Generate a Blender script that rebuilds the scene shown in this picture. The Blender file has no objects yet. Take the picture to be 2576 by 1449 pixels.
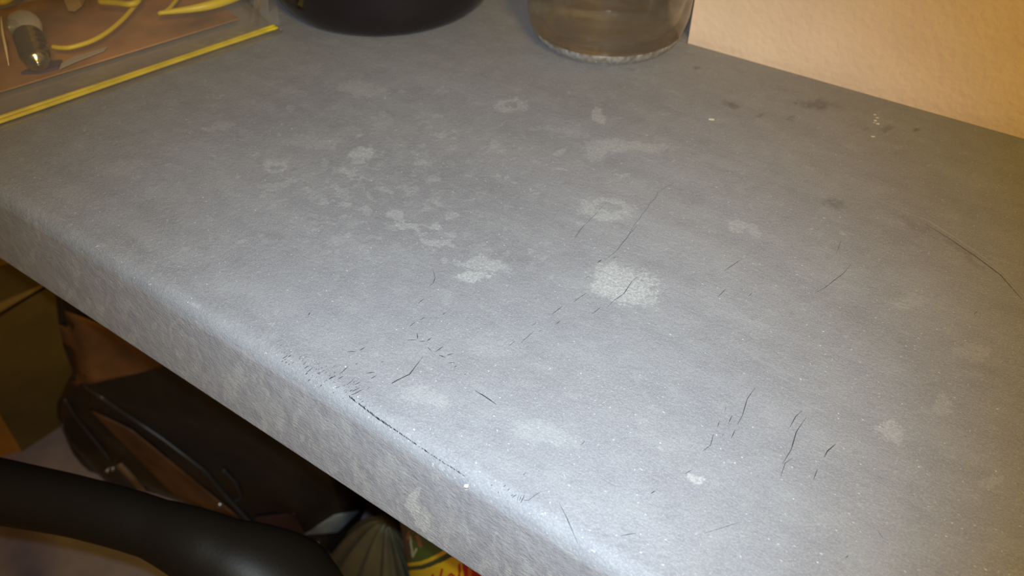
import bpy, bmesh, math, random
import numpy as np
from mathutils import Vector, Matrix
random.seed(4)
SC = bpy.context.scene
COL = SC.collection

# ---------------------------------------------------------------- camera
W, H = 2576, 1449
FPX = 2000.0
CAM = np.array([0.0, 0.0, 0.97])
PITCH, YAW = math.radians(43.35), math.radians(-34.3)
Fv = np.array([math.sin(YAW)*math.cos(PITCH), math.cos(YAW)*math.cos(PITCH), -math.sin(PITCH)])
Rv = np.array([math.cos(YAW), -math.sin(YAW), 0.0])
Uv = np.cross(Rv, Fv)
cam = bpy.data.cameras.new('camera'); camo = bpy.data.objects.new('camera', cam); COL.objects.link(camo)
M = Matrix.Identity(4)
for i in range(3):
    M[i][0] = Rv[i]; M[i][1] = Uv[i]; M[i][2] = -Fv[i]; M[i][3] = CAM[i]
camo.matrix_world = M
cam.sensor_fit = 'HORIZONTAL'; cam.sensor_width = 36.0; cam.lens = 36.0*FPX/W
cam.clip_start = 0.01; cam.clip_end = 50
cam.dof.use_dof = True; cam.dof.focus_distance = 0.30; cam.dof.aperture_fstop = 14.0
SC.camera = camo

# ---------------------------------------------------------------- light
SC.view_settings.view_transform = 'Standard'
SC.view_settings.look = 'None'
SC.view_settings.gamma = 1.0
SC.view_settings.use_curve_mapping = False
SC.view_settings.exposure = 0.0
wd = bpy.data.worlds.new('room_air'); SC.world = wd; wd.use_nodes = True
wb = wd.node_tree.nodes['Background']
wb.inputs[0].default_value = (1.0, 0.62, 0.36, 1); wb.inputs[1].default_value = 0.05
# flash of the phone, next to the lens
def PZ_(x, y, z=0.75):
    d = Fv + (x-W/2)/FPX*Rv - (y-H/2)/FPX*Uv
    return Vector(CAM + d*((z-CAM[2])/d[2]))
fl = bpy.data.lights.new('phone_flash', 'SPOT'); flo = bpy.data.objects.new('phone_flash', fl); COL.objects.link(flo)
fl.energy = 9.4; fl.color = (0.62, 0.79, 0.95); fl.shadow_soft_size = 0.003
fl.spot_size = math.radians(84); fl.spot_blend = 1.0
flo.location = Vector(CAM) + Vector(Rv)*(-0.004) + Vector(Uv)*0.012
aim = PZ_(1150, 860)
flo.rotation_euler = (aim-flo.location).to_track_quat('-Z', 'Y').to_euler()
# warm desk-side lamp of the room, out of view
al = bpy.data.lights.new('warm_room_lamp', 'AREA'); alo = bpy.data.objects.new('warm_room_lamp', al); COL.objects.link(alo)
al.shape = 'DISK'; al.size = 0.25; al.energy = 6.8; al.color = (1.0, 0.68, 0.13)
alo.location = (0.55, -0.30, 1.5)
alo.rotation_euler = (Vector((0.0, 0.4, 0.8))-alo.location).to_track_quat('-Z', 'Y').to_euler()

# ---------------------------------------------------------------- pixel helpers
def ray(x, y): return Fv + (x-W/2)/FPX*Rv - (y-H/2)/FPX*Uv
def PZ(x, y, z=0.75):
    d = ray(x, y); return Vector(CAM + d*((z-CAM[2])/d[2]))
def PY(x, y, Y):
    d = ray(x, y); return Vector(CAM + d*((Y-CAM[1])/d[1]))
def proj(p):
    q = np.asarray(p)-CAM; d = q@Fv
    return W/2+FPX*(q@Rv)/d, H/2-FPX*(q@Uv)/d

# ---------------------------------------------------------------- scene helpers
def tag(o, label=None, cat=None, group=None, kind=None):
    if label: o['label'] = label
    if cat: o['category'] = cat
    if group: o['group'] = group
    if kind: o['kind'] = kind
    return o
def link(name, me, parent=None, mats=()):
    o = bpy.data.objects.new(name, me); COL.objects.link(o)
    for m in mats: me.materials.append(m)
    if parent:
        o.parent = parent
        o.matrix_parent_inverse = parent.matrix_world.inverted() if parent.type != 'EMPTY' else Matrix.Translation(-parent.location)
    return o
def empty(name, loc):
    o = bpy.data.objects.new(name, None); o.location = loc; o.empty_display_size = 0.02; COL.objects.link(o); return o
def mesh(name, vs, fs, mat, parent=None, smooth=True):
    me = bpy.data.meshes.new(name); me.from_pydata([tuple(v) for v in vs], [], fs); me.update()
    bm = bmesh.new(); bm.from_mesh(me); bmesh.ops.recalc_face_normals(bm, faces=bm.faces); bm.to_mesh(me); bm.free()
    if smooth: me.polygons.foreach_set('use_smooth', [True]*len(me.polygons))
    return link(name, me, parent, mat if isinstance(mat, (list, tuple)) else [mat])
def box(name, lo, hi, mat, parent=None, bev=0.0):
    bm = bmesh.new(); bmesh.ops.create_cube(bm, size=1)
    for v in bm.verts:
        v.co = Vector([(lo[i]+hi[i])/2 + v.co[i]*(hi[i]-lo[i]) for i in range(3)])
    if bev: bmesh.ops.bevel(bm, geom=list(bm.edges), offset=bev, segments=3, affect='EDGES', profile=0.6)
    me = bpy.data.meshes.new(name); bm.to_mesh(me); bm.free()
    return link(name, me, parent, [mat])
def lathe(name, prof, c, mat, parent=None, n=96, closed=False, M4=None):
    vs, fs = [], []
    for r, z in prof:
        for k in range(n):
            a = 2*math.pi*k/n; v = Vector((r*math.cos(a), r*math.sin(a), z))
            vs.append((M4@v if M4 else v) + Vector(c))
    for i in range(len(prof)-1):
        for k in range(n): fs.append((i*n+k, i*n+(k+1) % n, (i+1)*n+(k+1) % n, (i+1)*n+k))
    if closed:
        i = len(prof)-1
        for k in range(n): fs.append((i*n+k, i*n+(k+1) % n, (k+1) % n, k))
    else:
        fs.append(tuple(range(n))[::-1]); fs.append(tuple(range((len(prof)-1)*n, len(prof)*n)))
    return mesh(name, vs, fs, mat, parent)
def smooth_path(pts, n=8):
    pts = [Vector(p) for p in pts]; out = []
    P = [pts[0]*2-pts[1]] + pts + [pts[-1]*2-pts[-2]]
    for i in range(1, len(P)-2):
        for k in range(n):
            t = k/n; a, b, c, d = P[i-1], P[i], P[i+1], P[i+2]
            out.append(0.5*((2*b)+(c-a)*t+(2*a-5*b+4*c-d)*t*t+(3*b-a-3*c+d)*t**3))
    out.append(P[-2]); return out
def tube(name, pts, rad, mat, parent=None, n=12, sm=8, squash=1.0):
    path = smooth_path(pts, sm) if sm else [Vector(p) for p in pts]
    m = len(path)
    if isinstance(rad, (int, float)): rr = [rad]*m
    else: rr = list(np.interp(np.linspace(0, 1, m), np.linspace(0, 1, len(rad)), rad))
    vs, fs = [], []
    up = Vector((0, 0, 1)); t0 = (path[1]-path[0]).normalized()
    s = t0.cross(up) if abs(t0.dot(up)) < 0.95 else t0.cross(Vector((1, 0, 0)))
    s.normalize()
    for i, p in enumerate(path):
        t = (path[min(i+1, m-1)]-path[max(i-1, 0)]).normalized()
        s = (s - t*s.dot(t)).normalized(); b = s.cross(t)
        for k in range(n):
            a = 2*math.pi*k/n; vs.append(p + s*rr[i]*math.cos(a) + b*rr[i]*squash*math.sin(a))
    for i in range(m-1):
        for k in range(n): fs.append((i*n+k, i*n+(k+1) % n, (i+1)*n+(k+1) % n, (i+1)*n+k))
    fs.append(tuple(range(n))[::-1]); fs.append(tuple(range((m-1)*n, m*n)))
    return mesh(name, vs, fs, mat, parent)

# ---------------------------------------------------------------- materials
def mat(name, col=(0.5, 0.5, 0.5), rough=0.5, metal=0.0, var=0.0, vscale=40, bump=0.0, bscale=200, **kw):
    m = bpy.data.materials.new(name); m.use_nodes = True; nt = m.node_tree; N = nt.nodes; L = nt.links
    b = N['Principled BSDF']; b.inputs['Base Color'].default_value = (*col, 1)
    b.inputs['Roughness'].default_value = rough; b.inputs['Metallic'].default_value = metal
    for k, v in kw.items():
        b.inputs[k.replace('_', ' ')].default_value = v
    tc = N.new('ShaderNodeTexCoord')
    if var:
        n = N.new('ShaderNodeTexNoise'); n.inputs['Scale'].default_value = vscale; n.inputs['Detail'].default_value = 5
        L.new(tc.outputs['Object'], n.inputs['Vector'])
        r = N.new('ShaderNodeValToRGB'); r.color_ramp.elements[0].position = 0.3; r.color_ramp.elements[1].position = 0.7
        r.color_ramp.elements[0].color = (*[c*(1-var) for c in col], 1)
        r.color_ramp.elements[1].color = (*[min(1, c*(1+var)) for c in col], 1)
        L.new(n.outputs[0], r.inputs[0]); L.new(r.outputs[0], b.inputs['Base Color'])
    if bump:
        n2 = N.new('ShaderNodeTexNoise'); n2.inputs['Scale'].default_value = bscale; n2.inputs['Detail'].default_value = 4
        L.new(tc.outputs['Object'], n2.inputs['Vector'])
        bp = N.new('ShaderNodeBump'); bp.inputs['Strength'].default_value = bump; bp.inputs['Distance'].default_value = 0.002
        L.new(n2.outputs[0], bp.inputs['Height']); L.new(bp.outputs[0], b.inputs['Normal'])
    return m

def worktop_material():
    m = bpy.data.materials.new('grey_worktop'); m.use_nodes = True; nt = m.node_tree; N = nt.nodes; L = nt.links
    b = N['Principled BSDF']
    tc = N.new('ShaderNodeTexCoord')
    def mapping(sc, rot=0):
        mp = N.new('ShaderNodeMapping'); mp.inputs['Scale'].default_value = sc; mp.inputs['Rotation'].default_value = (0, 0, rot)
        L.new(tc.outputs['Object'], mp.inputs['Vector']); return mp
    def noise(mp, scale, detail=4, rough=0.6):
        n = N.new('ShaderNodeTexNoise'); n.inputs['Scale'].default_value = scale; n.inputs['Detail'].default_value = detail
        n.inputs['Roughness'].default_value = rough; L.new(mp.outputs[0], n.inputs['Vector']); return n
    def rng(src, a, b_, c, d):
        r = N.new('ShaderNodeMapRange'); r.interpolation_type = 'SMOOTHSTEP'
        for i, v in zip(range(1, 5), (a, b_, c, d)): r.inputs[i].default_value = v
        L.new(src, r.inputs[0]); return r.outputs[0]
    def mth(op, a, b_=None):
        x = N.new('ShaderNodeMath'); x.operation = op
        for i, v in enumerate((a, b_)):
            if v is None: continue
            if isinstance(v, (int, float)): x.inputs[i].default_value = v
            else: L.new(v, x.inputs[i])
        return x.outputs[0]
    def mix(fac, a, b_):
        x = N.new('ShaderNodeMix'); x.data_type = 'RGBA'
        L.new(fac, x.inputs[0])
        for i, v in ((6, a), (7, b_)):
            if isinstance(v, tuple): x.inputs[i].default_value = (*v, 1)
            else: L.new(v, x.inputs[i])
        return x.outputs[2]
    iso = mapping((1, 1, 1)); grain = mapping((0.75, 1.0, 1.0)); streak = mapping((0.10, 1.0, 0.5), 0.05)
    big = noise(iso, 9, 4); mid = noise(streak, 70, 4); cl = noise(iso, 60, 5, 0.65)
    fine = noise(grain, 1700, 3, 0.7); sparkle = noise(grain, 900, 2, 0.5); sparkle2 = noise(iso, 2300, 1, 0.5)
    la = N.new('ShaderNodeAttribute'); la.attribute_name = 'pale'
    da = N.new('ShaderNodeAttribute'); da.attribute_name = 'dark'
    base = mix(rng(big.outputs[0], 0.3, 0.7, 0, 1), BASE_A, BASE_B)
    base = mix(rng(mid.outputs[0], 0.35, 0.7, 0, 0.45), base, BASE_C)
    base = mix(rng(cl.outputs[0], 0.47, 0.72, 0, 0.36), base, BASE_D)
    base = mix(rng(cl.outputs[0], 0.50, 0.30, 0, 0.22), base, (0.165, 0.162, 0.175))
    cl2 = noise(grain, 190, 4, 0.7)
    base = mix(rng(cl2.outputs[0], 0.52, 0.72, 0, 0.45), base, BASE_D)
    base = mix(rng(cl2.outputs[0], 0.46, 0.30, 0, 0.30), base, (0.165, 0.162, 0.172))
    base = mix(rng(fine.outputs[0], 0.42, 0.68, 0, 0.42), base, BASE_E)
    base = mix(rng(fine.outputs[0], 0.56, 0.34, 0, 0.30), base, BASE_C)
    eb = N.new('ShaderNodeAttribute'); eb.attribute_name = 'lit_face'  # mauve front face, made paler to paint in the light it catches
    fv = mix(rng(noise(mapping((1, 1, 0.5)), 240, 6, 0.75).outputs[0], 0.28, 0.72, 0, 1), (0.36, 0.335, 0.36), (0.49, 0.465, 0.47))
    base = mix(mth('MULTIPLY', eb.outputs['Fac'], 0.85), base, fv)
    # worn pale stains and the jar's painted glint, broken up by fine noise
    sa = N.new('ShaderNodeAttribute'); sa.attribute_name = 'shape'
    shp = mth('ADD', sa.outputs['Fac'], mth('MULTIPLY', mth('SUBTRACT', noise(iso, 480, 5, 0.8).outputs[0], 0.5), 2.2))
    br = mth('MULTIPLY', mth('MULTIPLY', la.outputs['Fac'], rng(noise(iso, 900, 4, 0.7).outputs[0], 0.35, 0.66, 0.22, 1.1)), mth('MULTIPLY', rng(shp, 0.30, 0.75, 0.0, 1.0), rng(sa.outputs['Fac'], 0.0, 0.2, 0.0, 1.0)))
    base = mix(br, base, mix(eb.outputs['Fac'], (0.46, 0.465, 0.455), (0.74, 0.71, 0.63)))
    base = mix(mth('MULTIPLY', da.outputs['Fac'], rng(noise(iso, 350, 3).outputs[0], 0.3, 0.6, 0.4, 1.0)), base, (0.055, 0.05, 0.045))
    sp = rng(sparkle.outputs[0], 0.68, 0.75, 0, 1)  # sparkle of the grain painted in as pale specks
    sp2 = rng(sparkle2.outputs[0], 0.72, 0.78, 0, 1)
    base = mix(mth('MULTIPLY', sp, 0.5), base, (0.75, 0.76, 0.74))
    base = mix(mth('MULTIPLY', sp2, 0.4), base, (0.75, 0.76, 0.74))
    L.new(base, b.inputs['Base Color'])
    L.new(rng(fine.outputs[0], 0.3, 0.7, 0.62, 0.50), b.inputs['Roughness'])
    b.inputs['Specular IOR Level'].default_value = 0.22
    h = mth('ADD', mth('MULTIPLY', fine.outputs[0], 0.5), mth('MULTIPLY', noise(grain, 600, 3).outputs[0], 0.8))
    h = mth('ADD', h, mth('MULTIPLY', cl.outputs[0], 1.5))
    bp = N.new('ShaderNodeBump'); bp.inputs['Strength'].default_value = 0.85; bp.inputs['Distance'].default_value = 0.0004
    L.new(h, bp.inputs['Height']); L.new(bp.outputs[0], b.inputs['Normal'])
    return m
BASE_A = (0.238, 0.231, 0.246)
BASE_B = (0.272, 0.266, 0.282)
BASE_C = (0.200, 0.195, 0.210)
BASE_D = (0.31, 0.315, 0.315)
BASE_E = (0.36, 0.365, 0.37)

m_top = worktop_material()
m_crack = mat('crack_dark', (0.035, 0.037, 0.04), 0.8)
m_scratch = mat('scratch_pale', (0.30, 0.29, 0.27), 0.6)
m_paint = mat('paint_fleck', (0.75, 0.70, 0.62), 0.6)
m_wall = mat('peach_wall_paint', (0.92, 0.66, 0.47), 0.85, var=0.05, vscale=25, bump=0.25, bscale=260)
m_floor = mat('mauve_floor', (0.36, 0.28, 0.29), 0.6, var=0.12, vscale=30)
m_black = mat('black_glazed', (0.012, 0.008, 0.009), 0.12, var=0.3, vscale=20)
m_armr = mat('black_rubber', (0.011, 0.008, 0.0055), 0.48, Specular_IOR_Level=0.25, bump=0.05, bscale=500)

# ---------------------------------------------------------------- room
zf = 0.0
tag(box('floor', (-2.6, -1.6, -0.05), (1.6, 0.95, 0), m_floor), kind='structure')
tag(box('wall_back', (-2.6, 0.53, 0), (-0.167, 0.95, 2.4), m_wall), kind='structure')
wp = [(-0.1670, 0.434), (1.6, 0.434), (1.6, 0.95), (-0.167, 0.95)]
tag(mesh('wall_right', [(x, y, z) for z in (0, 2.4) for x, y in wp], [(3, 2, 1, 0), (4, 5, 6, 7)]+[(i, (i+1) % 4, 4+(i+1) % 4, 4+i) for i in range(4)], m_wall, smooth=False), kind='structure')

# ---------------------------------------------------------------- desk
YF, YB, ZB, ZT, RAD = 0.110, 0.428, 0.6875, 0.75, 0.007
XS = np.concatenate([np.linspace(-1.25, -0.63, 12), np.arange(-0.625, 0.115, 0.0009), np.linspace(0.12, 0.62, 10)])
prof = [(YB, ZB), (0.3, ZB), (YF+0.004, ZB), (YF+0.0015, ZB+0.0006), (YF, ZB+0.003)]
prof += [(YF, z) for z in np.arange(ZB+0.004, ZT-RAD, 0.001)]
for k in range(0, 11):
    a = math.pi/2*k/10; prof.append((YF+RAD-RAD*math.cos(a), ZT-RAD+RAD*math.sin(a)))
prof += [(y, ZT) for y in np.arange(YF+RAD+0.0009, YB-0.0002, 0.0009)] + [(YB, ZT)]
prof = np.array(prof); npf = len(prof); nx = len(XS)
V = np.zeros((nx, npf, 3)); V[:, :, 0] = XS[:, None]; V[:, :, 1] = prof[None, :, 0]; V[:, :, 2] = prof[None, :, 1]
# slight waviness of the rolled front edge
V[:, :, 2] += (np.abs(V[:, :, 2]-ZT) < 0.02)*0.00025*np.sin(V[:, :, 0]*41)*np.clip(1-(V[:, :, 1]-YF)/0.03, 0, 1)
Vf = V.reshape(-1, 3)
idx = np.arange(nx*npf).reshape(nx, npf)
q = np.stack([idx[:-1, :-1], idx[:-1, 1:], idx[1:, 1:], idx[1:, :-1]], -1).reshape(-1, 4)
faces = q.tolist()
faces += [np.concatenate([idx[i, :-1], idx[i+1, :-1]]).tolist() and (int(idx[i, 0]), int(idx[i+1, 0]), int(idx[i+1, -1]), int(idx[i, -1])) for i in range(nx-1)]
faces += [tuple(int(v) for v in idx[0]), tuple(int(v) for v in idx[-1][::-1])]
px, py = proj(Vf)
# deterministic value noise for outlines
rs = np.random.RandomState(3); G = rs.rand(256, 256)
def vnoise(x, y, s):
    x = x/s; y = y/s; xi = np.floor(x).astype(int); yi = np.floor(y).astype(int); fx = x-xi; fy = y-yi
    fx = fx*fx*(3-2*fx); fy = fy*fy*(3-2*fy)
    g = lambda a, b: G[a % 256, b % 256]
    return (g(xi, yi)*(1-fx)+g(xi+1, yi)*fx)*(1-fy)+(g(xi, yi+1)*(1-fx)+g(xi+1, yi+1)*fx)*fy
wx = px + 12*(vnoise(px, py, 9)-0.5) + 20*(vnoise(px, py, 22)-0.5) + 26*(vnoise(px+900, py, 55)-0.5)
wy = py + 7*(vnoise(px+50, py, 9)-0.5) + 12*(vnoise(px, py+700, 22)-0.5) + 14*(vnoise(px, py+300, 55)-0.5)
pale = np.zeros(len(Vf)); darka = np.zeros(len(Vf)); shape = np.zeros(len(Vf))
ontop = Vf[:, 2] > ZT-0.0008
def blob(cx, cy, a, b, s, ang=0, ring=False, arr=None, soft=0.5, mask=None):
    t = math.radians(ang); dx = wx-cx; dy = wy-cy
    u = (dx*math.cos(t)+dy*math.sin(t))/a; v = (-dx*math.sin(t)+dy*math.cos(t))/b
    r = np.sqrt(u*u+v*v)
    val = np.clip((1+soft-r)/(2*soft), 0, 1)
    if ring: val = val*(0.3+0.7*np.clip((r-0.35)/0.35, 0, 1))
    if mask is not None: val = val*mask
    if arr is not None: np.maximum(arr, val*s, out=arr); return
    m_ = val*s > shape*pale
    shape[m_] = val[m_]; pale[m_] = s
T = ontop.astype(float); FC = 1.0-T
for s in [(915, 222, 46, 17, .38, 5), (1285, 262, 48, 19, .62, 0, True), (560, 315, 26, 11, .36, 0), (775, 360, 60, 15, .22, 5),
          (912, 385, 36, 16, .72, -5), (688, 418, 33, 15, .5, -10, True), (905, 408, 22, 5, .5, 0), (870, 432, 26, 9, .5, 10),
          (905, 445, 22, 9, .45, 0, True), (860, 475, 30, 8, .3, 10), (1085, 452, 26, 9, .36, 0), (815, 512, 22, 8, .4, 0),
          (868, 508, 14, 7, .5, 0), (930, 530, 16, 12, .4, 20), (995, 540, 24, 10, .55, 15), (1025, 565, 34, 8, .6, 10), (1092, 569, 16, 7, .6, 0),
          (1135, 541, 18, 9, .4, 0), (1095, 610, 44, 8, .5, 10), (1210, 632, 25, 14, .25), (960, 300, 20, 30, .2), (1112, 335, 16, 8, .45),
          (1040, 480, 26, 12, .3), (690, 470, 40, 8, .3), (745, 458, 26, 9, .3), (1215, 664, 62, 18, .55, 6), (1190, 695, 44, 10, .72, -5),
          (1568, 713, 82, 44, .85, 14), (1615, 745, 40, 14, .5, 10), (1530, 522, 62, 25, .5, 5, True), (1515, 545, 34, 8, .55), (1855, 570, 16, 26, .4, -55),
          (1895, 578, 12, 24, .35, -55), (1420, 330, 60, 11, .26, 14), (1575, 370, 110, 14, .42, 3), (1500, 375, 26, 24, .42), (1508, 296, 16, 22, .6),  # last two blobs paint the jar's glint on the worktop
          (1405, 380, 16, 9, .35), (2240, 1086, 34, 27, .45, 10), (2368, 1015, 24, 28, .32), (1753, 1205, 17, 14, .85), (2290, 760, 46, 20, .28),
          (2445, 888, 34, 20, .24), (2490, 1215, 26, 14, .25), (2060, 630, 40, 9, .12), (480, 768, 26, 12, .35), (1170, 1222, 10, 9, .9),
          (1080, 1000, 60, 26, .30, 15), (1370, 1090, 90, 24, .25, 15), (1250, 880, 70, 20, .16), (960, 640, 90, 20, .12), (1850, 800, 90, 8, .12, 14),
          (590, 930, 14, 40, .3, 0), (420, 905, 12, 30, .25, 0)]:
    blob(s[0], s[1], s[2], s[3], s[4], s[5] if len(s) > 5 else 0, s[6] if len(s) > 6 else False, mask=T)
rb = random.Random(8)
for k in range(240):
    cx = rb.gauss(960, 230); cy = rb.gauss(450, 120)
    if cy < 190: continue
    blob(cx, cy, rb.uniform(5, 16), rb.uniform(3, 6), rb.uniform(.12, .4), rb.uniform(-20, 20), rb.random() < .3, mask=T)
for k in range(130):
    blob(rb.uniform(100, 2500), rb.uniform(200, 1400), rb.uniform(4, 12), rb.uniform(2, 5), rb.uniform(.15, .4), 0, mask=T)
for s in [(1740, 178, 13, 7, .5), (2060, 262, 46, 12, .42, 4), (1835, 265, 20, 6, .45, 10), (1897, 291, 12, 3, .5), (1985, 299, 12, 4, .45), (1995, 262, 5, 3, .5),
          (2240, 328, 14, 5, .38), (2315, 330, 11, 4, .6), (12, 490, 16, 8, .6), (2100, 508, 28, 8, .35, 15), (2300, 560, 60, 9, .22, 25), (2430, 640, 60, 8, .22, 38),
          (1580, 178, 16, 4, .35), (700, 590, 60, 8, .12), (1300, 640, 150, 26, .14, 8), (330, 610, 80, 14, .12, 25), (1160, 1072, 14, 5, .2), (2190, 330, 10, 3, .3)]:
    blob(s[0], s[1], s[2], s[3], s[4], s[5] if len(s) > 5 else 0, arr=darka, mask=T)
for s in [(1060, 470, 300, 120, .17, 8), (1240, 560, 200, 70, .13, 15), (700, 300, 260, 60, .14, -4), (1400, 640, 240, 36, .13, 12), (760, 470, 160, 50, .10, 20), (1750, 850, 260, 50, .08, 14), (1300, 300, 200, 50, .09, 0), (930, 310, 150, 60, .10, 0),
          (2300, 900, 300, 60, .07, 22), (420, 560, 200, 40, .08, 28), (1650, 500, 180, 50, .05, 10)]:
    blob(s[0], s[1], s[2], s[3], s[4], s[5], arr=darka, mask=T, soft=0.9)
# streaks on the front face
for k in range(170):
    cx = rb.uniform(0, 1500); cy = 575+0.64*cx+rb.uniform(-70, 75)
    blob(cx, cy, rb.uniform(4, 9), rb.uniform(8, 26), rb.uniform(.08, .32), rb.uniform(-18, 5), mask=FC)
for s in [(1045, 1265, 16, 50, .7, -8), (1060, 1310, 18, 34, .55, -10), (1120, 1345, 10, 34, .35), (590, 960, 20, 46, .35), (740, 1050, 10, 30, .3), (690, 1040, 14, 40, .25),
          (900, 1190, 10, 40, .3), (980, 1190, 26, 36, .2), (1280, 1440, 12, 20, .4), (860, 1090, 18, 40, .2), (330, 850, 8, 20, .35), (1168, 1224, 9, 8, 1.0), (1110, 1180, 10, 8, .5)]:
    blob(*s, mask=FC) if len(s) == 6 else blob(*s, mask=FC)
# front face's painted-in light fades in over the lower rolled edge
me = bpy.data.meshes.new('tabletop')
# extra deep part of the worktop behind the wall corner, cracks and scratches as thin ribbons
extra_v = []; extra_f = []; extra_m = []
def add_quad_box(lo, hi):
    b0 = len(extra_v)
    for z in (lo[2], hi[2]):
        for x, y in ((lo[0], lo[1]), (hi[0], lo[1]), (hi[0], hi[1]), (lo[0], hi[1])): extra_v.append((x, y, z))
    for f in ((3, 2, 1, 0), (4, 5, 6, 7), (1, 2, 6, 5), (2, 3, 7, 6), (3, 0, 4, 7)): extra_f.append(tuple(b0+i for i in f)); extra_m.append(0)
add_quad_box((-1.25, YB, ZB), (-0.1676, 0.5295, ZT))
def ribbon(pts, w, mi, z=ZT+0.00006, taper=True, jag=0.0, rr=random.Random(2)):
    P3 = []
    for i in range(len(pts)-1):
        n = max(2, int(math.hypot(pts[i+1][0]-pts[i][0], pts[i+1][1]-pts[i][1])/9))
        for k in range(n):
            t = k/n; P3.append((pts[i][0]*(1-t)+pts[i+1][0]*t+rr.uniform(-jag, jag), pts[i][1]*(1-t)+pts[i+1][1]*t+rr.uniform(-jag, jag)))
    P3.append(pts[-1]); m = len(P3); b0 = len(extra_v)
    for i, p in enumerate(P3):
        a = PZ(*p, z); c = PZ(*P3[min(i+1, m-1)], z); d = PZ(*P3[max(i-1, 0)], z)
        t = (c-d).normalized(); s = Vector((-t.y, t.x, 0))
        t_ = i/(m-1); ww = w*(0.25+0.75*math.sin(math.pi*min(max(t_, 0.04), 0.96))) if taper else w
        ww *= rr.uniform(0.7, 1.2)
        extra_v.append(tuple(a+s*ww/2)); extra_v.append(tuple(a-s*ww/2))
    for i in range(m-1):
        extra_f.append((b0+2*i, b0+2*i+1, b0+2*i+3, b0+2*i+2)); extra_m.append(mi)
C_ = 0.00026
def zz(ox, oy, s, pts): return [(ox+x/s, oy+y/s) for x, y in pts]
A = lambda *p: zz(600, 640, 3.15, p)
Bz = lambda *p: zz(1200, 560, 3.22, p)
Cz = lambda *p: zz(1600, 900, 2.639, p)
Dz = lambda *p: zz(900, 960, 2.964, p)
Ez = lambda *p: zz(1776, 450, 3.22, p)
Fz = lambda *p: zz(1200, 150, 3.22, p)
ribbon(A((1460, 812), (1355, 950), (1260, 995), (1060, 1115)), C_*1.5, 1)
ribbon(A((1875, 1078), (1960, 1130), (2045, 1190)), C_*1.7, 1, jag=.5)
ribbon(A((1540, 120), (1558, 180), (1545, 225), (1515, 247)), C_*.9, 1)
for p in [((1468, 352), (1425, 388)), ((1400, 535), (1355, 572)), ((1480, 495), (1440, 520)), ((1530, 660), (1490, 688)), ((1490, 685), (1430, 688)), ((1415, 625), (1420, 670)), ((1340, 680), (1410, 676)),
          ((1625, 728), (1560, 772)), ((1500, 735), (1530, 765)), ((1590, 800), (1640, 815)), ((1700, 785), (1650, 800)), ((1720, 860), (1660, 862)), ((1730, 880), (1710, 898)), ((1000, 738), (960, 762)), ((860, 772), (930, 770)),
          ((570, 458), (552, 484)), ((1640, 460), (1615, 480)), ((390, 800), (350, 826)), ((420, 795), (390, 815)), ((590, 895), (540, 935)), ((620, 905), (612, 915)), ((560, 880), (520, 905)),
          ((650, 935), (620, 942)), ((870, 888), (800, 948)), ((770, 965), (720, 985)), ((830, 965), (790, 988)), ((910, 992), (858, 1032)), ((965, 1012), (925, 1030)), ((1095, 958), (1050, 985)), ((945, 865), (925, 870)),
          ((940, 1050), (925, 1052)), ((990, 1068), (890, 1116)), ((960, 1055), (900, 1085)), ((740, 970), (715, 990)), ((1030, 1130), (1060, 1115)), ((1800, 950), (1790, 953)), ((700, 880), (690, 890)), ((1080, 935), (1010, 942)), ((1150, 850), (1130, 853))]:
    ribbon(A(*p), C_*1.25, 1, jag=.6)
rr = random.Random(5)
edge = A((880, 1130), (985, 1210), (1100, 1300), (1200, 1365), (1320, 1445)) + Dz((430, 465), (540, 540), (690, 635), (800, 705))
for i_ in range(len(edge)-1):
    for k_ in range(5):
        t_a = k_/5+0.02; t_b = t_a+rr.uniform(0.08, 0.17); pa, pb = edge[i_], edge[i_+1]
        ribbon([(pa[0]+(pb[0]-pa[0])*t_, pa[1]+(pb[1]-pa[1])*t_) for t_ in (t_a, t_b)], C_*0.55, 1, jag=.8)
for i in range(len(edge)-1):
    for k in range(16 if i < 4 else 8):
        t = rr.random(); x = edge[i][0]*(1-t)+edge[i+1][0]*t; y = edge[i][1]*(1-t)+edge[i+1][1]*t; l = rr.uniform(2, 6)*(1.0 if i < 3 else 0.6)
        ribbon([(x-l*.3, y-l), (x+l*.5, y+l*.7)], C_*.9, 1)
for k in range(60):
    x = rr.uniform(700, 930); y = 885+(x-700)*.55+rr.gauss(0, 16); l = rr.uniform(2, 7)
    ribbon([(x, y), (x+l, y-l*.7)], C_*.8, 1)
ribbon(Bz((1320, 425), (1255, 475), (1190, 575), (1110, 630), (1055, 685)), C_*1.1, 1)
ribbon(Bz((1010, 300), (975, 325)), C_*1.6, 1); ribbon(Bz((1300, 20), (1205, 130), (1130, 230), (1035, 300)), C_*.8, 1, jag=1)
ribbon(Bz((880, 0), (790, 130)), C_*.6, 1)
for p in [((885, 570), (780, 645)), ((695, 678), (602, 745)), ((680, 790), (635, 825)), ((483, 808), (445, 833)), ((460, 880), (358, 970)), ((305, 963), (258, 1000)), ((525, 870), (500, 882)), ((905, 435), (870, 452)), ((1125, 275), (1100, 292)), ((2140, 300), (2000, 390)), ((2015, 540), (1950, 600)), ((1000, 690), (930, 740))]:
    ribbon(Bz(*p), C_*.9, 1, jag=.6)
ribbon(Cz((790, 200), (740, 270), (705, 385), (672, 445)), C_*1.1, 1); ribbon(Cz((660, 475), (632, 535)), C_*.9, 1)
ribbon(Cz((1130, 395), (1065, 490), (1030, 610), (972, 705)), C_*1.2, 1); ribbon(Cz((1105, 348), (1060, 390), (1022, 460)), C_*.9, 1)
ribbon(Cz((1325, 573), (1270, 620), (1250, 660)), C_*1.3, 1); ribbon(Cz((1205, 740), (1178, 810)), C_*.8, 1)
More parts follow.
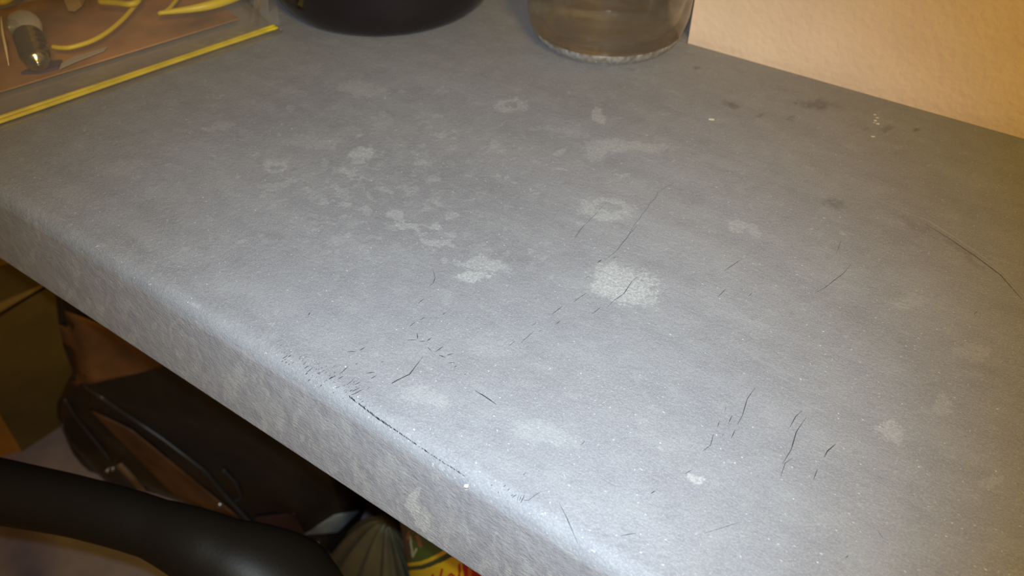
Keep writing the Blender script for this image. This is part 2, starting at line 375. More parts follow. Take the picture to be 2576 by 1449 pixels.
ribbon(Cz((515, 505), (495, 580), (440, 622)), C_*.9, 1); ribbon(Cz((640, 380), (612, 438)), C_*.9, 1); ribbon(Cz((555, 420), (540, 460)), C_*.8, 1)
ribbon(Cz((1040, 665), (990, 700), (960, 790)), C_*.7, 1); ribbon(Cz((128, 882), (98, 902)), C_*1.2, 1); ribbon(Cz((692, 1090), (600, 1120), (455, 1165)), C_*.5, 1)
ribbon(Cz((375, 742), (325, 770)), C_*.8, 1); ribbon(Cz((600, 320), (590, 355)), C_*.5, 1); ribbon(Cz((580, 500), (570, 530)), C_*.6, 1)
ribbon(Cz((1600, 1140), (1640, 1200)), C_*.5, 1); ribbon(Cz((1410, 1310), (1392, 1330)), C_*.9, 1)
for p in [((1255, 678), (1228, 700)), ((1370, 818), (1310, 855), (1272, 886)), ((1185, 840), (1150, 865)), ((1200, 850), (1190, 885)), ((1222, 848), (1205, 890)), ((1245, 845), (1215, 905)), ((1160, 845), (1140, 850)), ((1105, 768), (1088, 785)),
          ((1048, 818), (1048, 828)), ((1005, 765), (992, 775)), ((1500, 900), (1560, 1020), (1640, 1205)), ((1695, 440), (1668, 470)), ((1130, 800), (1115, 812)), ((2215, 815), (2190, 832)), ((2075, 1130), (1960, 1150)), ((1275, 886), (1240, 885))]:
    ribbon(Dz(*p), C_*.85, 1, jag=.4)
ribbon(Ez((1175, 690), (1120, 760), (1040, 820), (965, 880), (880, 925)), C_*.8, 1); ribbon(Ez((1095, 500), (1050, 615)), C_*.5, 1); ribbon(Ez((375, 922), (343, 955)), C_*.6, 1); ribbon(Ez((2200, 1070), (2170, 1100)), C_*.7, 1)
ribbon(Fz((1065, 1140), (960, 1250), (830, 1380), (790, 1449)), C_*.6, 1, jag=.8); ribbon(Fz((1620, 980), (1470, 1070), (1380, 1200), (1260, 1360), (1220, 1449)), C_*.55, 1, jag=2)
# pale scratches
ribbon(Bz((350, 197), (600, 204), (880, 228), (1080, 262), (1300, 300), (1480, 335)), C_*.5, 2); ribbon(Bz((420, 272), (700, 278), (940, 300), (1250, 345), (1450, 385)), C_*.55, 2)
arc = Ez((1180, 120), (1340, 150), (1600, 265), (1790, 335), (2000, 465), (2200, 600), (2400, 750), (2576, 950))
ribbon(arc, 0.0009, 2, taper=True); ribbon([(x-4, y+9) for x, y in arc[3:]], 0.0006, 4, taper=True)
ribbon(Cz((740, 590), (860, 622), (935, 642)), C_*.7, 2); ribbon(Ez((740, 1330), (980, 1375)), C_*.4, 2)
ribbon(zz(500, 200, 2.576, [(1090, 742), (1105, 770), (1148, 798)]), 0.0005, 2); ribbon(zz(500, 200, 2.576, [(1058, 692), (1075, 705), (1068, 722)]), 0.0005, 2)
ribbon(zz(500, 200, 2.576, [(1390, 960), (1440, 938), (1490, 955), (1545, 952)]), 0.0007, 2)
# tiny paint flecks near the wall
for x, y, w, l in [(1790, 300, .0016, 14), (2201, 288, .0010, 6), (2207, 296, .0011, 7), (2202, 303, .0013, 7), (2208, 311, .0016, 8), (2199, 308, .0008, 5), (1173, 1222, .0012, 10), (2196, 343, .0011, 9)]:
    ribbon([(x-l/2, y), (x+l/2, y+1)], w, 3, taper=False)
base_n = len(Vf); allv = Vf.tolist()+[list(map(float, v)) for v in extra_v]
allf = faces+[tuple(base_n+i for i in f) for f in extra_f]
me.from_pydata(allv, [], allf); me.update()
mi = np.zeros(len(allf), dtype=np.int32); mi[len(faces):] = extra_m
me.polygons.foreach_set('material_index', mi)
sm = np.zeros(len(allf), dtype=bool); sm[:len(q)] = True; me.polygons.foreach_set('use_smooth', sm)
for nm, arr in (('pale', pale), ('dark', darka), ('shape', shape), ('lit_face', np.clip((ZT-0.004-Vf[:, 2])/0.003, 0, 1))):
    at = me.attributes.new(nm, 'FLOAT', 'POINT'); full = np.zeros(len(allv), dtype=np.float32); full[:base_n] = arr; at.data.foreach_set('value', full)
m_dull = mat('scratch_dark_line', (0.10, 0.095, 0.08), 0.7)  # duller line along the lower side of the arc scratch
desk = empty('desk', (-0.3, 0.3, 0))
tag(desk, 'long grey desk with a thick mottled, scratched worktop against the peach wall', 'desk')
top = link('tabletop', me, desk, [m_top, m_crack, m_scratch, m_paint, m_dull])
m_leg = mat('desk_dark_panel', (0.10, 0.075, 0.055), 0.6, var=0.2)
box('side_panel', (-1.24, 0.16, 0), (-1.20, 0.50, ZB), m_leg, desk)
box('side_panel', (0.56, 0.15, 0), (0.60, 0.42, ZB), m_leg, desk)
box('side_panel', (-0.212, 0.13, 0), (-0.190, 0.42, 0.30), m_leg, desk)
box('lower_shelf', (-0.212, 0.13, 0.30), (0.56, 0.42, 0.32), m_leg, desk)

# ---------------------------------------------------------------- glass jar
m_glass = mat('clear_glass', (1.0, 0.985, 0.95), 0.06, Transmission_Weight=1.0, IOR=1.48)
nt = m_glass.node_tree; N = nt.nodes; L = nt.links
g_tr = N.new('ShaderNodeBsdfTransparent'); g_tr.inputs[0].default_value = (0.97, 0.955, 0.91, 1)
g_mx = N.new('ShaderNodeMixShader'); g_mx.inputs[0].default_value = 0.45
L.new(N['Principled BSDF'].outputs[0], g_mx.inputs[1]); L.new(g_tr.outputs[0], g_mx.inputs[2]); L.new(g_mx.outputs[0], N['Material Output'].inputs[0])
JC = (-0.2107, 0.4105, ZT)
out = [(0.0005, 0.0030), (0.028, 0.0026), (0.0325, 0.0012), (0.0355, 0.0002), (0.0385, 0.0006), (0.0410, 0.0022), (0.0440, 0.005), (0.0465, 0.010), (0.0482, 0.018), (0.0487, 0.030), (0.0487, 0.085), (0.047, 0.097), (0.042, 0.105), (0.0405, 0.110), (0.0405, 0.120), (0.0395, 0.1215)]
inn = [(0.0378, 0.120), (0.0378, 0.108), (0.0395, 0.102), (0.0440, 0.094), (0.0463, 0.085), (0.0463, 0.045), (0.0458, 0.030), (0.0442, 0.019), (0.0412, 0.0125), (0.036, 0.0088), (0.02, 0.0084), (0.0005, 0.0090)]
jar = lathe('glass_jar', out+inn, JC, m_glass, n=160)
m_foot = bpy.data.materials.new('base_gleam_glass'); m_foot.use_nodes = True  # thin added shell, its pale colour paints flash light caught in the base
nt = m_foot.node_tree; N = nt.nodes; L = nt.links; N.remove(N['Principled BSDF'])
ft = N.new('ShaderNodeBsdfTransparent'); ft.inputs[0].default_value = (0.95, 0.94, 0.92, 1)
fd = N.new('ShaderNodeBsdfDiffuse'); fd.inputs[0].default_value = (0.6, 0.6, 0.6, 1)
fg = N.new('ShaderNodeBsdfGlossy'); fg.inputs['Roughness'].default_value = 0.25
fm1 = N.new('ShaderNodeMixShader'); fm2 = N.new('ShaderNodeMixShader'); fm2.inputs[0].default_value = 0.12
ftc = N.new('ShaderNodeTexCoord'); fmp = N.new('ShaderNodeMapping'); fmp.inputs['Scale'].default_value = (1, 1, 0.12)
fn = N.new('ShaderNodeTexNoise'); fn.inputs['Scale'].default_value = 420; fr_ = N.new('ShaderNodeMapRange')
for i_, v_ in zip(range(1, 5), (0.38, 0.75, 0.10, 0.55)): fr_.inputs[i_].default_value = v_
L.new(ftc.outputs['Object'], fmp.inputs['Vector']); L.new(fmp.outputs[0], fn.inputs['Vector']); L.new(fn.outputs[0], fr_.inputs[0])
L.new(fr_.outputs[0], fm1.inputs[0]); L.new(ft.outputs[0], fm1.inputs[1]); L.new(fd.outputs[0], fm1.inputs[2]); L.new(fm1.outputs[0], fm2.inputs[1]); L.new(fg.outputs[0], fm2.inputs[2])
L.new(fm2.outputs[0], N['Material Output'].inputs[0])
fp = [(0.0395, 0.0006), (0.0415, 0.0017), (0.0436, 0.0036), (0.0452, 0.0062), (0.0463, 0.0088)]
foot = lathe('base_gleam', fp+[(r_-0.0002, z_+0.0002) for r_, z_ in fp[::-1]], JC, m_foot, jar, n=160, closed=True)
tag(jar, 'clear round-bottomed glass jar with a thick base standing by the wall corner', 'jar')

# ---------------------------------------------------------------- black pot
PC = (-0.360, 0.381, ZT)
pp = [(0.002, 0.002), (0.056, 0.0015), (0.061, 0.0002), (0.0645, 0.001), (0.0675, 0.004), (0.071, 0.010), (0.0738, 0.018), (0.0755, 0.030), (0.0770, 0.05), (0.076, 0.08), (0.070, 0.10), (0.058, 0.115), (0.054, 0.125), (0.056, 0.135), (0.0555, 0.137), (0.0515, 0.135), (0.0495, 0.124), (0.055, 0.11), (0.065, 0.095), (0.069, 0.07), (0.067, 0.035), (0.058, 0.012), (0.002, 0.008)]
pot = lathe('black_pot', pp, PC, m_black, n=128)
tag(pot, 'large glossy black rounded pot between the plastic bag and the glass jar', 'pot')

# ---------------------------------------------------------------- zip bag with contents
m_film = bpy.data.materials.new('clear_film'); m_film.use_nodes = True
nt = m_film.node_tree; N = nt.nodes; L = nt.links; N.remove(N['Principled BSDF'])
tr = N.new('ShaderNodeBsdfTransparent'); tr.inputs[0].default_value = (0.98, 0.965, 0.94, 1)
gl = N.new('ShaderNodeBsdfGlossy'); gl.inputs['Roughness'].default_value = 0.2
df = N.new('ShaderNodeBsdfDiffuse'); df.inputs[0].default_value = (0.75, 0.70, 0.66, 1)
lw = N.new('ShaderNodeLayerWeight'); lw.inputs[0].default_value = 0.35
mx = N.new('ShaderNodeMixShader'); mx2 = N.new('ShaderNodeMixShader'); mx2.inputs[0].default_value = 0.09
mr = N.new('ShaderNodeMath'); mr.operation = 'MULTIPLY'; mr.inputs[1].default_value = 0.28; L.new(lw.outputs['Fresnel'], mr.inputs[0])
L.new(tr.outputs[0], mx2.inputs[1]); L.new(df.outputs[0], mx2.inputs[2]); L.new(mr.outputs[0], mx.inputs[0]); L.new(mx2.outputs[0], mx.inputs[1]); L.new(gl.outputs[0], mx.inputs[2])
L.new(mx.outputs[0], N['Material Output'].inputs[0])
tcn = N.new('ShaderNodeTexCoord'); nn = N.new('ShaderNodeTexNoise'); nn.inputs['Scale'].default_value = 60; bb = N.new('ShaderNodeBump'); bb.inputs['Distance'].default_value = 0.002; bb.inputs['Strength'].default_value = 0.6
L.new(tcn.outputs['Object'], nn.inputs['Vector']); L.new(nn.outputs[0], bb.inputs['Height']); L.new(bb.outputs[0], gl.inputs['Normal'])
m_zip = mat('yellow_zip', (0.74, 0.56, 0.03), 0.35, var=0.15, vscale=90)
m_card = mat('brown_card', (0.32, 0.15, 0.045), 0.7, var=0.6, vscale=22)
m_wire = mat('yellow_insulation', (0.72, 0.53, 0.0), 0.4)
m_lamp = mat('bulb_glass', (0.92, 0.95, 0.88), 0.05, Transmission_Weight=0.8, IOR=1.45)
m_metal = mat('bulb_metal', (0.38, 0.37, 0.28), 0.25, 1.0)
m_purple = mat('dark_purple_plastic', (0.06, 0.04, 0.085), 0.4)
m_tan = mat('tan_plastic', (0.50, 0.33, 0.14), 0.5)
K = PZ(704, 76, ZT+0.001); K2 = PZ(0, 316, ZT+0.001)
u = (K2-K).normalized(); v = Vector((u.y, -u.x, 0))        # u runs along the zip, v away from it into the bag
if v.x > 0: v = -v
BAG = empty('zip_bag', K+u*0.12+v*0.08)
tag(BAG, 'clear plastic zip bag with a yellow closing strip, left of the black pot', 'plastic bag')
LU, LV = 0.25, 0.15
def puff(a, b):
    e = min(1, max(0, (b+0.000)/0.05)); e = e*e*(3-2*e)
    s = min(1, max(0, a/0.012)); s = math.sqrt(s) if s > 0 else 0
    s2 = min(1, max(0, (LU-a)/0.03)); t2 = min(1, max(0, (LV-b)/0.03))
    w = 0.0016*math.sin(a*95+b*60)+0.0012*math.sin(b*160-a*40)
    return (0.0022 + (0.030+w)*e)*(s*s2*t2) + 0.0006
nA, nB = 90, 60; vs = []; fs = []
for i in range(nA+1):
    for j in range(nB+1):
        a, b = LU*i/nA, -0.0035+(LV+0.0035)*j/nB
        p = K+u*a+v*b; vs.append((p.x, p.y, ZT+0.0008+puff(a, b)))
for i in range(nA):
    for j in range(nB): fs.append((i*(nB+1)+j, i*(nB+1)+j+1, (i+1)*(nB+1)+j+1, (i+1)*(nB+1)+j))
mesh('film_top', vs, fs, m_film, BAG)
vs = [tuple(K+u*a+v*b+Vector((0, 0, -0.0006))) for a, b in ((0, -0.0035), (LU, -0.0035), (LU, LV), (0, LV))]
mesh('film_bottom', vs, [(0, 1, 2, 3)], m_film, BAG, smooth=False)
zipo = tube('zip_strip', [K+u*a+v*(0.0008+0.0006*math.sin(a*30))+Vector((0, 0, 0.0018)) for a in np.linspace(0.001, LU, 14)], 0.0012, m_zip, BAG, squash=0.8)
tube('zip_strip', [K+u*a+v*(0.0038-0.0005*math.sin(a*28))+Vector((0, 0, 0.0020)) for a in np.linspace(0.001, LU, 14)], 0.0012, m_zip, BAG, squash=0.8)
tube('seam_edge', [K+v*b+Vector((0, 0, 0.0012)) for b in np.linspace(-0.003, LV, 8)], 0.0008, m_film, BAG)
# brown card tray inside
c0 = K+u*0.012+v*0.028; c1 = K+u*0.24+v*0.036; c2 = c1+v*0.105; c3 = c0+v*0.112
vs = [(*p.xy, z) for z in (ZT+0.0020, ZT+0.0028) for p in (c0, c1, c2, c3)]
card = mesh('card_insert', vs, [(3, 2, 1, 0), (4, 5, 6, 7), (0, 1, 5, 4), (1, 2, 6, 5), (2, 3, 7, 6), (3, 0, 4, 7)], m_card, None, smooth=False)
tag(card, 'flat brown card lying inside the clear zip bag under the yellow wires', 'card')
# yellow wires, each a thing
def wire(pts, r, label, z=ZT+0.0105, zz_=None):
    P3 = [PZ(x, y, (zz_[i] if zz_ else z)) for i, (x, y) in enumerate(pts)]
    o = tube('yellow_wire', P3, r, m_wire); tag(o, label, 'wire', 'yellow wires in the zip bag'); return o
wire([(133, 118), (150, 120), (178, 119), (228, 104), (268, 82), (305, 52), (335, 20), (360, -10), (395, -50)], 0.0013, 'long yellow wire curving up across the middle of the zip bag')
wire([(398, 36), (418, 28), (434, 12), (450, -10), (462, -40)], 0.0012, 'short steep yellow wire crossing behind the long curved one in the zip bag', ZT+0.011)
wire([(400, 33), (440, 28), (490, 21), (540, 10), (590, -8), (640, -30)], [0.0012, 0.0018, 0.0026, 0.003, 0.003], 'thick flat yellow wire nearest the black pot in the zip bag', ZT+0.0125)
wire([(250, 4), (290, 7), (330, 10), (350, -4), (350, -50)], 0.0018, 'straight yellow wire at the top edge of the zip bag behind the long curved one', ZT+0.014)
wire([(-60, 6), (-20, 5), (14, 2), (40, -20), (60, -50)], 0.0022, 'yellow wire at the far left corner of the zip bag above the bulb', ZT+0.013)
# bulb with threaded base
bz = ZT+0.019
p_g = PZ(62, 66, bz); p_c = PZ(92, 150, bz-0.006)
ax = (p_c-p_g); Lb = ax.length; ax.normalize(); rot = Vector((0, 0, 1)).rotation_difference(ax).to_matrix().to_4x4()
BU = empty('light_bulb', (p_g.x, p_g.y, ZT+0.009))
tag(BU, 'small clear glass bulb with a ribbed screw base in the zip bag', 'bulb')
gp = [(0.0004, -0.0088)]+[(0.0088*math.sin(t), -0.0088*math.cos(t)) for t in np.linspace(0.25, 2.5, 16)]+[(0.0048, 0.0085)]
lathe('glass_envelope', gp, p_g, m_lamp, BU, n=40, M4=rot)
tp = [(0.0049, 0.0078)]
for k in range(4):
    z0 = 0.0085+k*(Lb-0.0085)/4.6; d = (Lb-0.0085)/4.6
    tp += [(0.0046, z0), (0.0046, z0+d*.15), (0.0076, z0+d*.4), (0.0078, z0+d*.55), (0.0046, z0+d*.8)]
tp += [(0.0052, Lb-0.001)]
lathe('screw_base', tp, p_g, m_metal, BU, n=40, M4=rot)
lathe('contact_cap', [(0.0058, Lb-0.002), (0.0064, Lb-0.001), (0.0062, Lb+0.0015), (0.0045, Lb+0.0032), (0.0018, Lb+0.004), (0.0016, Lb+0.0048), (0.0004, Lb+0.005)], p_g, m_metal, BU, n=40, M4=rot)
g2 = PZ(28, 68, bz); pin = lathe('side_contact', [(0.0004, 0), (0.0034, 0.0005), (0.0036, 0.004), (0.0004, 0.006)], g2, m_metal, BU, n=20, M4=Vector((0, 0, 1)).rotation_difference(Vector((1, .3, 0)).normalized()).to_matrix().to_4x4())
# dark purple chip and tan pieces
def slab(name, pts, z0, z1, m):
    n = len(pts); a = [tuple(PZ(x, y, z0)) for x, y in pts]; b = [(p[0], p[1], z1) for p in a]
    return mesh(name, a+b, [tuple(range(n))[::-1], tuple(range(n, 2*n))]+[(i, (i+1) % n, n+(i+1) % n, n+i) for i in range(n)], m, None, smooth=False)
tag(slab('plastic_chip', [(55, 188), (110, 160), (158, 156), (148, 174), (100, 186)], ZT+0.0030, ZT+0.0046, m_purple), 'dark purple plastic sliver just below the bulb in the zip bag', 'plastic piece')
tag(slab('paper_label', [(155, 160), (180, 146), (270, 118), (262, 128), (190, 156), (150, 174)], ZT+0.0053, ZT+0.0056, mat('pale_label', (0.42, 0.36, 0.30), 0.5)), 'narrow pale paper strip right of the purple sliver in the zip bag', 'paper strip')
tag(slab('tan_peg', [(168, 20), (196, -4), (214, 0), (206, 16), (188, 29), (172, 27)], ZT+0.0053, ZT+0.010, m_tan), 'small tan oblong peg on the brown card at the top of the frame', 'plastic piece')
tube('bag_crease', [PZ(x, y, z) for x, y, z in ((2, 40, ZT+0.034), (6, 80, ZT+0.032), (14, 120, ZT+0.029), (22, 165, ZT+0.024))], [0.0003, 0.0007, 0.0007, 0.0002], mat('crease_pale', (0.62, 0.5, 0.33), 0.3), BAG)
# folded clear corner beside the pot
vs = []; fs = []
for i in range(9):
    for j in range(7):
        p = PZ(632+i*8.5, 74-abs(i-5)*3, ZT+0.001); vs.append((p.x-j*0.0006*(i-4)*0.3, p.y+0.001*j+0.0012*math.sin(i*1.8), ZT+0.001+j*0.0035))
for i in range(8):
    for j in range(6): fs.append((i*7+j, i*7+j+1, (i+1)*7+j+1, (i+1)*7+j))
mesh('folded_corner', vs, fs, m_film, BAG)

# ---------------------------------------------------------------- things under the desk
m_orange = mat('lit_orange_board', (0.62, 0.26, 0.03), 0.7, var=0.15, vscale=15)  # orange side, with the light on it painted into the colour
m_olive = mat('olive_brown_board', (0.20, 0.125, 0.03), 0.7, var=0.2, vscale=15)
m_rim = mat('tan_rim', (0.34, 0.20, 0.05), 0.6, var=0.15)
f0 = PZ(55, 1136, 0); f1 = PZ(124, 1092, 0); dirb = (f1-f0).normalized(); f1 = f0+dirb*0.24
f2 = f0+(PZ(-60, 1162, 0)-f0).normalized()*0.30; f3 = f2+(f1-f0)
# leaning storage box
BX = empty('storage_box', ((f0+f3)/2))
tag(BX, 'brown storage box with an orange side on the floor at far left', 'box')
_d = ray(36, 745); _t = (f0.x+0.25*0.97)/(_d[0]-0.25*_d[2]); zr = 0.97+_d[2]*_t
off = Vector((0.25*zr, 0.0, zr))
def side(name, a, b, th, m):
    n = Vector((-(b-a).y, (b-a).x, 0)).normalized()*th
    q8 = [a, b, b+n, a+n, a+off, b+off, b+n+off, a+n+off]
    return mesh(name, q8, [(3, 2, 1, 0), (4, 5, 6, 7), (0, 1, 5, 4), (1, 2, 6, 5), (2, 3, 7, 6), (3, 0, 4, 7)], m, BX, smooth=False)
side('side_panel', f0, f1, 0.004, m_olive); side('front_panel', f2, f0, 0.004, m_orange)
side('side_panel', f3, f2, 0.004, m_olive); side('back_panel', f1, f3, 0.004, m_olive)
side_b = mesh('bottom_panel', [p+Vector((0, 0, z)) for z in (0.001, 0.005) for p in (f0, f1, f3, f2)], [(3, 2, 1, 0), (4, 5, 6, 7), (0, 1, 5, 4), (1, 2, 6, 5), (2, 3, 7, 6), (3, 0, 4, 7)], m_olive, BX, smooth=False)
tube('rim', [f0+off, f1+off, f3+off, f2+off, f0+off], 0.012, m_rim, BX, sm=0, n=8)

# leather bag
m_leather = mat('black_brown_leather', (0.020, 0.016, 0.014), 0.38, var=0.3, vscale=25, bump=0.35, bscale=30)
m_brown = mat('brown_leather', (0.17, 0.075, 0.028), 0.5, var=0.35, vscale=22, bump=0.3, bscale=60)
m_pipe = mat('grey_piping', (0.06, 0.05, 0.045), 0.35)
m_stud = mat('steel_stud', (0.8, 0.8, 0.75), 0.25, 1.0)
LB = empty('leather_bag', (-0.68, 0.27, 0))
tag(LB, 'dark brown leather bag with piped seams and studs on the floor under the desk', 'bag')
def bag_ring(z):
    # left end and right end of the bag at height z, drawn in from the floor footprint
    k = z/0.5
    xl = np.interp(z, [0, .07, .151, .217, .282, .384, .435, .46], [-.885, -.892, -.862, -.81, -.755, -.73, -.71, -.68]); yl = np.interp(z, [0, .46], [.222, .235])
    xr = np.interp(z, [0, .05, .2, .46], [-.483, -.465, -.45, -.47]); yr = np.interp(z, [0, .46], [.332, .345])
    d = np.interp(z, [0, .04, .12, .25, .4, .46], [.040, .048, .050, .045, .030, .014])
    return Vector((xl, yl, z)), Vector((xr, yr, z)), d
vs = []; fs = []; NZ, NR = 26, 64
for i in range(NZ+1):
    z = 0.001+0.459*i/NZ; a, b, d = bag_ring(z); c = (a+b)/2; h = (b-a)/2; nrm = Vector((-h.y, h.x, 0)).normalized()
    for k in range(NR):
        t = 2*math.pi*k/NR; ct, st = math.cos(t), math.sin(t); e = 0.42
        cx_, sy_ = math.copysign(abs(ct)**e, ct), math.copysign(abs(st)**e, st)
        wob = 0.004*math.sin(k*.9+z*22)+0.003*math.sin(z*60+k*.35)
        vs.append(c+h*cx_+nrm*(d+wob)*sy_)
for i in range(NZ):
    for k in range(NR): fs.append((i*NR+k, i*NR+(k+1) % NR, (i+1)*NR+(k+1) % NR, (i+1)*NR+k))
fs.append(tuple(range(NR))[::-1]); fs.append(tuple(range(NZ*NR, (NZ+1)*NR)))
body = mesh('body', vs, fs, m_leather, LB)
from mathutils.bvhtree import BVHTree
bvh = BVHTree.FromPolygons([Vector(p) for p in vs], fs)
def on_bag(x, y, off_=0.002):
    d = Vector(ray(x, y)).normalized(); h = bvh.ray_cast(Vector(CAM), d)
    if h[0] is None: return None
    return h[0]-d*off_
def bag_line(name, pts, r, m, off_=0.002):
    P2 = []
    for i in range(len(pts)-1):
        for k in range(4):
            t = k/4; P2.append((pts[i][0]*(1-t)+pts[i+1][0]*t, pts[i][1]*(1-t)+pts[i+1][1]*t))
    P2.append(pts[-1]); P3 = [on_bag(*p, off_) for p in P2]; P3 = [p for p in P3 if p is not None]
    if len(P3) > 2: tube(name, P3, r, m, LB, n=8, sm=2)
def bag_patch(name, poly, m, off_=0.003):
    # fan patch laid onto the leather along view-independent surface points
    n = 14; rows = []
    (x0, y0), (x1, y1), (x2, y2), (x3, y3) = poly
    for i in range(n+1):
        s = i/n; row = []
        for j in range(n+1):
            t = j/n; x = (x0*(1-s)+x1*s)*(1-t)+(x3*(1-s)+x2*s)*t; y = (y0*(1-s)+y1*s)*(1-t)+(y3*(1-s)+y2*s)*t
            row.append(on_bag(x, y, off_))
        rows.append(row)
    vs_, fs_, ids = [], [], {}
    for i, row in enumerate(rows):
        for j, p in enumerate(row):
            if p is not None: ids[i, j] = len(vs_); vs_.append(p)
    for i in range(n):
        for j in range(n):
            k4 = [(i, j), (i+1, j), (i+1, j+1), (i, j+1)]
            if all(k in ids for k in k4): fs_.append(tuple(ids[k] for k in k4))
    if fs_:
        o = mesh(name, vs_, fs_, m, LB)
        sd = o.modifiers.new('thickness', 'SOLIDIFY'); sd.thickness = 0.0015; sd.offset = 0
        return o
bag_patch('leather_panel', [(112, 762), (480, 900), (350, 938), (172, 978)], m_brown)
bag_patch('leather_panel', [(225, 1030), (330, 1080), (600, 1300), (470, 1280)], m_brown)
bag_patch('leather_panel', [(640, 1300), (740, 1290), (780, 1370), (700, 1372)], mat('dark_red_leather', (0.07, 0.028, 0.02), 0.4, var=0.3))
bag_line('piping', [(86, 800), (92, 850), (115, 915), (150, 985), (200, 1060), (280, 1160)], 0.0022, m_pipe)
bag_line('piping', [(205, 965), (300, 1030), (410, 1105), (520, 1188), (575, 1255), (640, 1325)], 0.0024, m_pipe)
bag_line('piping', [(560, 1180), (595, 1215), (608, 1248), (590, 1262)], 0.002, m_pipe)
bag_line('piping', [(148, 992), (120, 1025), (150, 1050), (163, 1085)], 0.002, m_pipe)
bag_line('strap', [(300, 1165), (335, 1200), (370, 1245)], 0.006, mat('tan_strap', (0.20, 0.12, 0.07), 0.5))
for x, y in ((270, 1184), (284, 1179), (553, 1269), (624, 1331), (640, 1316), (799, 1367), (773, 1378), (792, 1381)):
    p = on_bag(x, y, 0.003)
    if p is None: continue
    bm = bmesh.new(); bmesh.ops.create_uvsphere(bm, u_segments=12, v_segments=8, radius=0.0032); bmesh.ops.translate(bm, verts=bm.verts, vec=p)
    ms = bpy.data.meshes.new('stud'); bm.to_mesh(ms); bm.free(); link('stud', ms, LB, [m_stud])
bag_patch('leather_gleam', [(762, 1346), (840, 1296), (908, 1283), (850, 1340)], mat('painted_gleam', (0.30, 0.34, 0.36), 0.15))  # bluish-grey gleam on the leather, painted as a patch

# navy box behind
tag(box('navy_box', (-0.43, 0.355, 0), (-0.30, 0.425, 0.36), mat('navy_cloth', (0.012, 0.018, 0.026), 0.8, var=0.2), bev=0.006), 'dark navy box standing on the floor between the leather bag and the pleated sack', 'box')

# pleated sack gathered at its neck
ap = PY(975, 1318, 0.27); vs, fs = [], []; NS, NK = 26, 120
for i in range(NS+1):
    t = i/NS; z = ap.z*(1-t)+0.001*t if t < 1 else 0.001
    r = 0.010+0.085*min(1, t*1.7)**0.8 if t < .8 else 0.095*(1-0.25*(t-.8)/.2)
    for k in range(NK):
        a = 2*math.pi*k/NK; pl = 1+0.22*math.sin(a*13+t*2.0)*(1-0.5*t); vs.append((ap.x+r*pl*math.cos(a)+0.01*t, ap.y+r*0.55*pl*math.sin(a)-0.0*t, z))
for i in range(NS):
    for k in range(NK): fs.append((i*NK+k, i*NK+(k+1) % NK, (i+1)*NK+(k+1) % NK, (i+1)*NK+k))
fs.append(tuple(range(NK))); fs.append(tuple(range(NS*NK, (NS+1)*NK))[::-1])
tag(mesh('pleated_sack', vs, fs, mat('taupe_sack', (0.12, 0.10, 0.055), 0.45, var=0.2)), 'grey-brown pleated sack gathered at its neck beside the yellow packet under the desk', 'sack')

# food packet with printed front
Y0 = 0.20; pk_l = PY(1022, 1400, Y0).x; zt_ = 0.58; zb_ = 0.3205; x1_ = pk_l+0.15
def bulge(x, z):
    s = min(1, max(0, (x-pk_l)/0.15)); t = min(1, max(0, (z-zb_)/(zt_-zb_)))
    return 0.012*math.sin(math.pi*s)**0.6*math.sin(math.pi*t)**0.5
def lin(c): return tuple(((v/255+0.055)/1.055)**2.4 if v > 10 else v/255/12.92 for v in c)
GX, GZ = 200, 380; vs, fs, cols = [], [], []
xs_ = np.linspace(pk_l, x1_, GX); zs_ = np.linspace(zb_, zt_, GZ)
def seg(px_, py_, a, b):
    dx, dy = b[0]-a[0], b[1]-a[1]; t = max(0, min(1, ((px_-a[0])*dx+(py_-a[1])*dy)/(dx*dx+dy*dy)))
    return math.hypot(px_-a[0]-t*dx, py_-a[1]-t*dy)
GREEN, YEL, DK, RED, BRN = lin((72, 104, 24)), lin((255, 208, 10)), lin((58, 70, 28)), lin((200, 25, 10)), lin((90, 66, 48))
WHT, PNK = lin((205, 200, 160)), lin((175, 115, 90))
def pcol(X, Yp):
    yb = float(np.interp(X, [1030, 1040, 1061, 1086, 1111, 1150, 1200], [1420, 1419, 1416, 1406, 1393, 1372, 1340]))
    th = float(np.interp(X, [1040, 1111], [8, 11])); dk = float(np.interp(X, [1040, 1120], [9, 14]))
    if Yp < yb-th/2:
        for a, b in (((1032, 1350), (1037, 1390)), ((1037, 1390), (1038.5, 1400)), ((1038.5, 1400), (1047, 1382))):
            if seg(X, Yp, a, b) < 2.8: return WHT
        if seg(X, Yp, (1050, 1350), (1058, 1372)) < 5: return PNK
        if seg(X, Yp, (1028, 1340), (1026, 1354)) < 4: return PNK
        return GREEN if X > 1028+(Yp-1350)*0.12 else BRN
    if Yp < yb+th/2: return YEL
    if Yp < yb+th/2+2: return lin((130, 140, 70))
    if Yp < yb+th/2+2+dk: return DK
    for a, b in (((1112, 1433), (1105, 1462)), ((1089, 1446), (1085, 1460)), ((1156, 1420), (1155, 1475)), ((1128, 1450), (1135, 1444)), ((1135, 1444), (1142, 1450)), ((1142, 1450), (1144, 1470)), ((1128, 1450), (1126, 1468))):
        if seg(X, Yp, a, b) < 2.9: return RED
    if X > 1164+(Yp-1430)*0.15:
        return RED if X < 1178 or X > 1186 else lin((240, 120, 20))
    return YEL
for z in zs_:
    for x in xs_:
        y = Y0-bulge(x, z); vs.append((x, y, z)); a, b = proj((x, y, z)); cols.append((*pcol(float(a), float(b)), 1))
for i in range(GZ-1):
    for k in range(GX-1): fs.append((i*GX+k, i*GX+k+1, (i+1)*GX+k+1, (i+1)*GX+k))
nb = len(vs)
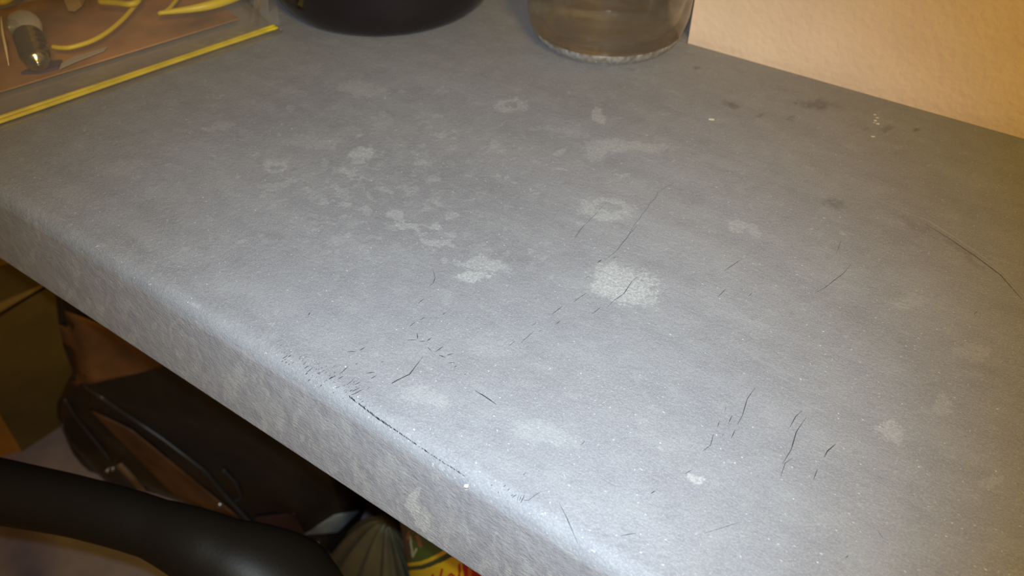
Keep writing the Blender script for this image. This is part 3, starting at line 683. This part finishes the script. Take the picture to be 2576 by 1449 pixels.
ring = [(0, k) for k in range(0, GX)] + [(i, GX-1) for i in range(1, GZ)] + [(GZ-1, k) for k in range(GX-2, -1, -1)] + [(i, 0) for i in range(GZ-2, 0, -1)]
for i, k in ring: vs.append((xs_[k], Y0+0.03, zs_[i])); cols.append((*BRN, 1))
nr = len(ring)
for j in range(nr):
    a = ring[j][0]*GX+ring[j][1]; b = ring[(j+1) % nr][0]*GX+ring[(j+1) % nr][1]; fs.append((a, nb+j, nb+(j+1) % nr, b))
fs.append(tuple(range(nb, nb+nr)))
m_pk = mat('printed_packet', (1, 1, 1), 0.28); ca = m_pk.node_tree.nodes.new('ShaderNodeVertexColor'); ca.layer_name = 'print'
m_pk.node_tree.links.new(ca.outputs[0], m_pk.node_tree.nodes['Principled BSDF'].inputs['Base Color'])
pk = mesh('food_packet', vs, fs, m_pk)
atc = pk.data.color_attributes.new('print', 'FLOAT_COLOR', 'POINT'); atc.data.foreach_set('color', np.array(cols, dtype=np.float32).ravel())
tag(pk, 'green and yellow food packet with red lettering under the desk edge', 'packet')

# ---------------------------------------------------------------- chair with black arm
CH = empty('armchair', (-0.62, -0.15, 0))
tag(CH, 'black chair whose curved padded arm reaches in front of the desk at lower left', 'chair')
za = 0.56
ap_ = [PZ(-330, 1170, za), PZ(-150, 1202, za), PZ(0, 1236, za), PZ(200, 1276, za), PZ(390, 1330, za), PZ(540, 1396, za-0.005), PZ(680, 1485, za-0.03), PZ(740, 1590, za-0.07), PZ(780, 1700, za-0.12)]
tube('armrest', ap_, [0.018, 0.0185, 0.0188, 0.0172, 0.0168, 0.022, 0.036, 0.040, 0.034], m_armr, CH, n=28, sm=10)
e = ap_[-1]; tube('leg', [e, e+Vector((0.005, -0.01, -0.1)), (e.x+0.01, e.y-0.02, 0.16), (e.x+0.0, e.y-0.02, 0.013)], [0.03, 0.018, 0.014, 0.013], m_armr, CH, n=16)
s = ap_[0]; tube('leg', [s, s+Vector((-0.03, -0.01, -0.06)), (s.x-0.05, s.y-0.03, 0.2), (s.x-0.06, s.y-0.03, 0.013)], [0.02, 0.018, 0.014, 0.013], m_armr, CH, n=16)
